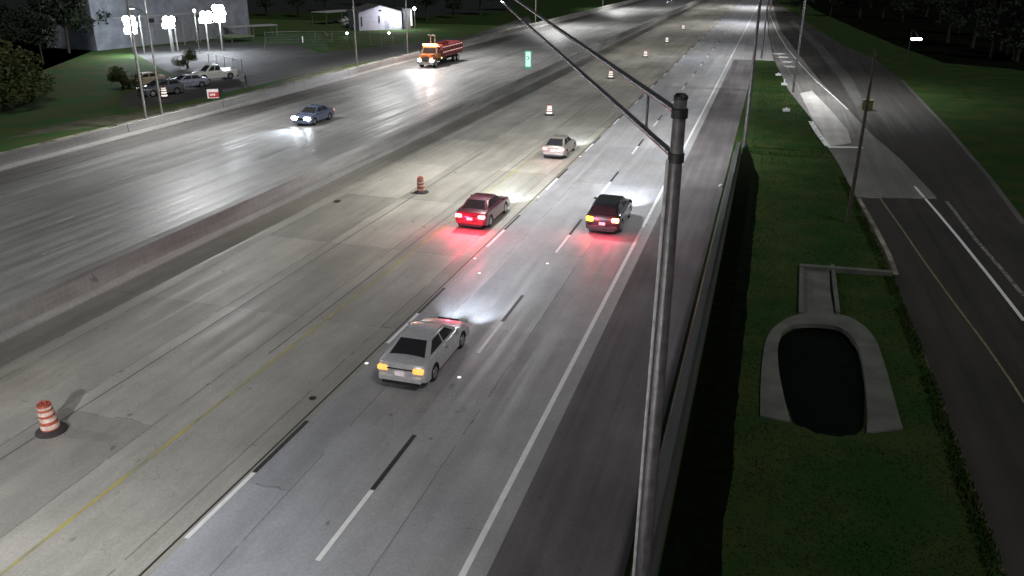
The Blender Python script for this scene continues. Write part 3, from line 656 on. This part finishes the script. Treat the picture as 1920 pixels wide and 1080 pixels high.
# near truss mast
t = thing('truss_mast', 'tall dark mast with a two-chord truss arm reaching over the highway', 'mast', (-1.18, 12.5, 0))
obj('pole', T([(0, 0, 0), (0, 0, 6), (0, 0, 12.0)], [.155, .13, .098], 20), m_pole, t, 60)
obj('highlight_strip', T([(-.165, -.1, .3), (-.15, -.09, 6), (-.118, -.07, 11.1)], .026, 8), mat('highlight_white', (.75, .75, .78), .4, .1), t, 60)  # thin white tube added as the pole's painted left-edge highlight
obj('pole_cap', lathe([(.105, 12.001), (.108, 12.05), (.07, 12.09)], 16), m_trim, t, 40)
ad = Vector((-.3967, 1.011, .014)).normalized()
for z in (11.80, 11.13):
    obj('arm_chord', T([Vector((0, 0, z)) + ad * .05, Vector((0, 0, z)) + ad * 40.0], [.058, .050], 12), m_pole, t, 60)
    obj('clamp', lathe([(.125, z - .07), (.125, z + .07)], 16), m_trim, t, 40)
for s in (2.0, 39.4):
    obj('strut', T([Vector((0, 0, 11.13)) + ad * s, Vector((0, 0, 11.80)) + ad * s], .024, 8), m_pole, t, 60)

o = obj('lamp_head', B((-.2, .2, -.45, .45, -.08, .14), bev=.06), m_galv, t, 45); o.location = ad * 40.2 + Vector((0, 0, 11.6)); o.rotation_euler = (0, 0, rad(21))  # unseen lamp head added at the arm end to brighten the mid road
obj('lens', B((-.15, .15, -.32, .32, -.11, -.082)), m_lampw2, o)
ld = bpy.data.lights.new('lamp_light', 'SPOT'); ld.energy = 8000; ld.spot_size = rad(164); ld.spot_blend = .8; ld.color = (.97, .97, .97); ld.shadow_soft_size = .4  # light of the added arm-end lamp
lo = bpy.data.objects.new('lamp_light', ld); C.objects.link(lo); lo.parent = t; lo.location = ad * 40.3 + Vector((0, 0, 11.4))
# ------------------------------------------------------------------ roadside sign far left
q = at(407, 200); t = thing('road_work_sign', 'small red and white sign on a short post by the far left barrier', 'sign', q + Vector((-.3, 0, 0)), rad(35))
obj('post', B((-.05, .05, -.03, .03, 0, .95)), m_galv, t); obj('panel', B((-.55, .55, -.07, -.035, .85, 1.75)), m_signw, t); obj('red_panel', B((-.42, .55, -.085, -.072, .92, 1.45)), m_red, t)
obj('marking', B((-.28, -.12, -.1, -.087, 1.1, 1.3), (-.08, .02, -.1, -.087, 1.1, 1.3), (.06, .2, -.1, -.087, 1.1, 1.3)), m_signw, t)

# ------------------------------------------------------------------ buildings
q0, q1 = at(236, 92), at(386, 76)
dx = (q1 - q0); ang = math.atan2(dx.y, dx.x); Lb = dx.length
def gable_building(name, label, base, ang, L, D, h, rise, mw, feats=(), cat='building'):
    t = thing(name, label, cat, base, ang)
    bm = bmesh.new(); P = [(0, 0, 0), (L, 0, 0), (L, D, 0), (0, D, 0), (0, 0, h), (L, 0, h), (L, D, h), (0, D, h)]; v = [bm.verts.new(p) for p in P]
    if rise > 0:
        g = [bm.verts.new((L / 2, 0, h + rise)), bm.verts.new((L / 2, D, h + rise))]
        bm.faces.new([v[0], v[1], v[5], g[0], v[4]]); bm.faces.new([v[2], v[3], v[7], g[1], v[6]]); bm.faces.new([v[1], v[2], v[6], v[5]]); bm.faces.new([v[3], v[0], v[4], v[7]])
    else:
        for f in ((0, 1, 5, 4), (1, 2, 6, 5), (2, 3, 7, 6), (3, 0, 4, 7), (4, 5, 6, 7)): bm.faces.new([v[i] for i in f])
    obj('wall', bm, mw, t)
    bm = bmesh.new(); e = .35
    if rise > 0:
        for s in (0, 1):
            x0, x1 = (-e, L / 2) if s == 0 else (L + e, L / 2); sl_ = rise / (L / 2); za, zb_ = h - e * sl_ + .03, h + rise + .03
            w = [bm.verts.new(p) for p in ((x0, -e, za), (x1, -e, zb_), (x1, D + e, zb_), (x0, D + e, za), (x0, -e, za + .15), (x1, -e, zb_ + .15), (x1, D + e, zb_ + .15), (x0, D + e, za + .15))]
            for f in ((0, 1, 2, 3), (4, 5, 6, 7), (0, 1, 5, 4), (3, 2, 6, 7), (0, 3, 7, 4)): bm.faces.new([w[i] for i in f])
    else: box(bm, -e, L + e, -e, D + e, h + .02, h + .3)
    bmesh.ops.recalc_face_normals(bm, faces=bm.faces[:]); obj('roof', bm, m_roof, t)
    for (k, x, z, w, hh, mm) in feats:
        f = obj(k, B((x, x + w, -.06, -.005, z, z + hh)), mm, t)
        if k == 'window': obj('sill', B((x - .08, x + w + .08, -.10, -.062, z - .1, z - .02)), m_bwall, f)
    return t
feats = [('canopy_edge', 4, 4.7, 26, .25, m_bwall)] + [('door', 7 + i * 5.2, 0, 3.2, 3.4, mat('roller_door', (.30, .31, .33), .6)) for i in range(4)] + [('window', 6 + i * 5.2, 3.7, 1.2, .7, m_win) for i in range(4)]
gable_building('white_warehouse', 'tall pale blue-grey building washed by the row of glaring floodlights', q0 + Vector((-1.5, 1, 0)) - dx.normalized() * 5, ang, Lb + 18, 12, 10.5, 0, mat('blue_grey_wall', (.30, .32, .37), .85, var=.12, scale=.5), feats)
q2 = at(674, 57.5); q3 = at(754, 55)
dx = q3 - q2; hang = math.atan2(dx.y, dx.x); Lh = dx.length
m_lit = mat('lit_doorway', (.9, .9, .88), .5, emit=(.95, .97, 1), es=9)
gable_building('clapboard_house', 'lavender grey gabled house with a blazing white doorway', q2, hang, Lh, 8, 3.6, 1.35, m_hwall,
   [('window', .45, .9, .28, 1.9, m_win), ('window', Lh * .45, 1.5, .3, 1.4, m_win), ('door', Lh * .60, 0, .9, 2.0, mat('door_grey', (.35, .34, .4), .6)), ('lit_doorway', Lh * .84, .6, 1.15, 2.5, m_lit), ('vent', Lh * .5 - .3, 3.8, .6, .35, m_win)], 'house')
ld = bpy.data.lights.new('porch_light', 'POINT'); ld.energy = 900; ld.color = (.93, .95, 1); ld.shadow_soft_size = .3; lo = bpy.data.objects.new('porch_light', ld); C.objects.link(lo); lo.location = q2 + dx * .88 + Vector((1, -3, 3.4)) 
# second small building / lit annex right of the house
q4 = at(757, 54)
gable_building('grey_shed', 'dim grey shed joined to the right of the lavender house', q4, hang, 1.7, 5, 3.9, 0, mat('shed_wall', (.16, .16, .16), .8))
t = thing('glow_painted_post', 'bright white vertical pillar with painted glow right of the grey shed', 'lamp', at(771, 48)); obj('post', B((-.22, .22, -.1, .1, 0, 3.5)), mat('painted_post_glow', (.9, .9, .8), .5, emit=(1, 1, .85), es=1.6), t); obj('cap', B((-.3, .3, -.15, .15, 3.52, 3.6)), m_trim, t)  # a lit pillar, not a lamp; its brightness is painted in as emission
def globe(u, v, z, r, lab, m=m_lampw, e=0, pole=True):
    q = at(u, v, z); t = thing('globe_lamp', lab, 'lamp', (q.x, q.y, 0))
    bm = bmesh.new(); bmesh.ops.create_icosphere(bm, subdivisions=3, radius=r); o = obj('globe', bm, m, t, 180, (0, 0, z))
    obj('pole', T([(0, 0, 0), (0, 0, z - r * 1.01)], .06, 6), m_galv, t)
    if e:
        ld = bpy.data.lights.new('lamp_light', 'POINT'); ld.energy = e; ld.color = (.85, .92, 1); ld.shadow_soft_size = r * 1.3; lo = bpy.data.objects.new('lamp_light', ld); C.objects.link(lo); lo.parent = t; lo.location = (0, -r * 3, z)
globe(777, 16, 4.3, .32, 'round white lamp at the top right of the shed', m_lampw2, 500)
globe(650.5, 62.5, .8, .22, 'small low white light on the lawn left of the house', m_lampw2)
globe(729.5, 62, .9, .2, 'small low white light on the lawn in front of the house', m_lampw2)
globe(180, 43, 4, .42, 'lone oval white lamp above the dark trees on the left', m_lampw2, 200)
globe(364, 20, 6.5, .22, 'small lamp between the middle and right floodlights', m_lampw2)
# floodlights
def flood(u, v, z, n, rows, lab, e, col=(.82, .9, 1)):
    q = at(u, v, z); az = math.atan2(q.y, q.x) ; t = thing('floodlight', lab, 'floodlight', (q.x, q.y, 0), az - math.pi / 2)
    obj('pole', T([(0, 0, 0), (0, 0, z - .3)], [.16, .12], 10), m_galv, t)
    obj('crossbar', B((-n * .62 / 1.2, n * .62 / 1.2, -.05, .05, z - .3, z - .2)), m_galv, t)
    for r in range(rows):
        for i in range(n):
            x = (i - (n - 1) / 2) * .86 + (.2 if r % 2 else 0); h = obj('lamp_head', B((x - .40, x + .40, -.25, .15, z - .15 + r * .83, z + .64 + r * .83), bev=.12), m_galv, t, 40)
            obj('lens', lathe([(.50, 0), (.50, .06), (.42, .2), (.22, .3)], 18), m_lampw, h, 60); lens = h.children[0]; lens.location = (x, -.25, z + .26 + r * .83); lens.rotation_euler = (rad(90), 0, 0)
    ld = bpy.data.lights.new('flood_light', 'POINT'); ld.energy = e; ld.color = col; ld.shadow_soft_size = .6; lo = bpy.data.objects.new('flood_light', ld); C.objects.link(lo); lo.parent = t; lo.location = (0, -1.2, z + .2)
flood(245, 60, 3.4, 2, 3, 'left floodlight cluster glaring in front of the pale building', 800)
flood(316, 50, 4.0, 2, 2, 'middle floodlight cluster glaring in front of the pale building', 800)
flood(385, 40, 4.6, 2, 2, 'double floodlight left of the brightest one at the lawn edge', 800)
flood(411, 38, 4.8, 2, 3, 'brightest floodlight cluster on a white pole above the green lawn', 1400)
# posts in front of the pale building
first = None
for i, (u, v, h) in enumerate(((254, 98, 5.2), (271, 100, 5.6), (286, 99, 8.5), (326, 98, 5.2), (334, 97, 5.0), (347, 85, 4.6), (369, 80, 4.8), (376, 80, 4.5))):
    if first is None:
        t = first = thing('wall_post', '', 'post'); obj('shaft', T([(0, 0, 0), (0, 0, 5.2)], .13, 8), m_galv, t); obj('cap', B((-.2, .2, -.2, .2, 5.2, 5.28)), m_galv, t)
    else: t = copy_tree(first)
    t.location = at(u, v); t.scale = (1, 1, h / 5.2); tag(t, ('first', 'second', 'third and tallest', 'fourth', 'fifth', 'sixth', 'seventh', 'last')[i] + ' thin pale post from the left before the long pale building', 'post', 'thin posts before the pale building')
# canopy on the lawn
def canopy(u0, v0, u1, v1, h, lab, dep=3.0, m=m_bwall, n=3):
    a, b = at(u0, v0), at(u1, v1); d = b - a; t = thing('canopy', lab, 'canopy', a, math.atan2(d.y, d.x)); L = d.length
    obj('roof', B((-.2, L + .2, -.2, dep, h, h + .22), bev=.04), m, t)
    for i in range(n):
        for y in (0, dep - .3): obj('post', B((L * i / (n - 1) - .07, L * i / (n - 1) + .07, y, y + .14, 0, h - .004)), m_galv, t)
canopy(432, 72, 520, 67, 1.9, 'thin white canopy roof on the lawn right of the brightest floodlight', 2.5)
canopy(436, 80, 475, 77, .8, 'low pale platform standing on the bright green lawn', 5.0, mat('platform_green', (.25, .32, .2), .8), 2)
canopy(613, 47, 668, 42, 2.6, 'open carport with white roof over parked cars left of the house', 4.5, m_bwall, 3)
bm = poly(px((395, 78), (560, 85), (620, 96), (600, 62), (420, 64)), .006); struct('lawn', bm, mat('lit_lawn', (.06, .12, .04), .9, scale=.3, col2=(.04, .08, .03), bump=.5))

# fences
def fence(pts, h, lab, step=3.0, wires=5):
    P = [at(*p) for p in pts]; t = thing('chain_fence', lab, 'fence')
    bm = bmesh.new()
    for k in range(wires): tube(bm, [p + Vector((0, 0, .15 + (h - .2) * k / (wires - 1))) for p in P], .03 if k == wires - 1 else .010, 5)
    for a, b in zip(P, P[1:]):
        n = int((b - a).length / .45)
        for i in range(n):
            c = a.lerp(b, i / n); e = a.lerp(b, min(1, (i + 1) / n))
            tube(bm, [c + Vector((0, 0, .15)), e + Vector((0, 0, h - .05))], .007, 3, False)
    obj('wire_mesh', bm, m_galv, t)
    for a, b in zip(P, P[1:]):
        n = max(1, int((b - a).length / step))
        for i in range(n + 1): c = a.lerp(b, i / n); obj('post', T([c, c + Vector((0, 0, h + .1))], .045, 6), m_galv, t)
fence([(498, 82), (560, 80), (655, 80), (760, 92)], 2.0, 'wire fence running from the lawn to below the grey house')
fence([(392, 118), (455, 134)], 1.4, 'short fence piece behind the white pickup')
# low details on left lawn
for i, (u, v) in enumerate(((498, 93), (638, 92), (728, 88), (462, 158), (568, 80))):
    o = obj('marker_post', B((-.07, .07, -.05, .05, 0, 1.1), (-.10, .10, -.07, -.052, .7, 1.0)), m_signw if i in (4,) else m_wood); o.location = at(u, v)
    tag(o, ('dark stub post on the lawn edge below the canopy', 'short post in the middle of the far lawn', 'thin post on the lawn below the house', 'grey post beside the white pickup', 'small white marker at the fence corner')[i], 'post')

# delineators by the ramp
for i, (u, v, l) in enumerate(((1470, 160, 'white delineator leaning in the grass left of the black pole'), (1474, 209, 'short white marker lying in the grass near the ramp'), (1459, 142, 'small white marker at the ramp edge'))):
    o = obj('delineator', B((-.35, .35, -.1, .1, 0, .28), (-.08, .08, -.09, .09, .281, .7 if i == 0 else .4), bev=.02), m_white); o.location = at(u, v); tag(o, l, 'marker')
o = obj('utility_box', B((-.5, .5, -.35, .35, 0, .9), (-.55, .55, -.4, .4, .902, .97), bev=.02), mat('box_yellow', (.16, .14, .05), .6)); o.location = at(1625, 205); tag(o, 'dull yellow utility box behind the bare thin pole', 'utility box')

# ------------------------------------------------------------------ vegetation
def leaf_cloud(n, lobes, s):
    bm = bmesh.new()
    for _ in range(n):
        c, r = random.choice(lobes); v = Vector((random.gauss(0, 1), random.gauss(0, 1), random.gauss(0, 1))).normalized() * (random.random() ** .4)
        p = Vector(c) + Vector((v.x * r[0], v.y * r[1], v.z * r[2]))
        if noise.noise(p * .9) < -.12: continue
        a = Vector((random.gauss(0, 1), random.gauss(0, 1), random.gauss(0, .6))).normalized(); b = a.cross(Vector((random.gauss(0, 1), random.gauss(0, 1), random.gauss(0, 1)))).normalized(); q = s * random.uniform(.6, 1.4)
        vs = [bm.verts.new(p + a * q), bm.verts.new(p + b * q * .55), bm.verts.new(p - a * q), bm.verts.new(p - b * q * .55)]; bm.faces.new(vs)
    return bm
def make_tree(name, kind):
    t = thing(name, '', 'tree')
    if kind == 'bush': lobes = [((random.uniform(-1.4, 1.4), random.uniform(-1, 1), random.uniform(.8, 2.4)), (1.1, 1.0, .9)) for _ in range(7)]; th = .8; n = 6500; s = .085; ml = m_leafy
    elif kind == 'pine': lobes = [((random.uniform(-.6, .6), random.uniform(-.6, .6), 3 + k * 1.3), (2.6 - k * .28, 2.6 - k * .28, .8)) for k in range(7)]; th = 10; n = 3200; s = .25; ml = m_leaf
    else: lobes = [((random.uniform(-2.4, 2.4), random.uniform(-2.4, 2.4), random.uniform(3.5, 8.5)), (1.9, 1.9, 1.4)) for _ in range(11)]; th = 6; n = 4200; s = .26; ml = m_leaf
    bm = bmesh.new(); tube(bm, [(0, 0, 0), (.1, .05, th * .5), (0, .1, th)], [.22, .16, .07], 8)
    for c, r in lobes[:6]: tube(bm, [(0, .05, th * .55), Vector(c) * .6 + Vector((0, 0, th * .2)), c], [.08, .05, .02], 5)
    obj('trunk', bm, m_bark, t); obj('crown', leaf_cloud(n, lobes, s), ml, t); return t
protos = {k: make_tree('broadleaf_tree' if k == 'broad' else k + '_tree' if k == 'pine' else 'leafy_bush', k) for k in ('broad', 'pine', 'bush')}
usedp = set()
def plant(kind, x, y, s, lab, grp, cat='tree'):
    p = protos[kind]; t = p if kind not in usedp else copy_tree(p); usedp.add(kind); t.location = (x, y, 0); t.scale = (s, s, s * random.uniform(.9, 1.15)); t.rotation_euler = (0, 0, random.random() * 6.28); tag(t, lab, cat, grp)
plant('bush', *at(18, 205)[:2], 2.3, 'large yellow-green bush at the left edge of the photo', None, 'bush')
plant('bush', *at(60, 190)[:2], 1.7, 'smaller bush just right of the large left-edge bush', None, 'bush')
plant('bush', *at(232, 168)[:2], 1.0, 'small bush beside the beige parked car', None, 'bush')
plant('bush', *at(352, 128)[:2], .9, 'pale leafy shrub behind the dark blue and white car', None, 'bush')
TN = iter(['behind the left end of the pale building', 'behind the middle floodlight', 'behind the right end of the pale building', 'behind the brightest floodlight', 'behind the white canopy', 'between the white canopy and the carport', 'behind the carport roof', 'behind the grey gabled house', 'behind the grey shed', 'right of the round shed lamp', 'directly above the works truck cab', 'above the works truck bed', 'left of the upper end of the truss arm'])
GL = 'dark trees behind the left buildings'
TL = iter(['cut by the left photo edge', 'just above the large left bush', 'above the smaller left bush', 'right of the smaller left bush', 'nearest the left floodlight', 'high at the left photo edge', 'second from the top left corner', 'under the lone oval lamp'])
for (u, v) in ((-40, 130), (20, 110), (80, 118), (130, 100), (180, 92), (10, 80), (100, 78), (165, 70)): q = at(u, v); plant('broad', q.x, q.y, random.uniform(.75, 1.1), 'dark tree in the unlit wood ' + next(TL), GL)
for (u, v) in ((230, 30), (300, 26), (370, 22), (440, 20), (500, 22), (560, 24), (610, 15), (680, 2), (740, 6), (800, 30), (850, 26), (900, 20), (950, 12)): q = at(u, v + 8); plant(random.choice(('broad', 'pine')), q.x, q.y, random.uniform(.9, 1.5), 'dark tree ' + next(TN), GL)
GRr = 'dark trees of the wood on the right'
for _ in range(46):
    u = random.uniform(1500, 1960); v = random.uniform(-20, 40) if u < 1620 else random.uniform(0, 20 + (u - 1600) * .42)
    q = at(u, v); 
    if q.y > 420: q = at(u, 8)
    plant(random.choice(('broad', 'broad', 'pine')), q.x, q.y, random.uniform(.8, 1.3), 'black tree in the unlit wood on the right', GRr)

S.cycles.max_bounces = 5; S.cycles.sample_clamp_indirect = 3
print('lights', sum(1 for o in bpy.data.objects if o.type == 'LIGHT'))
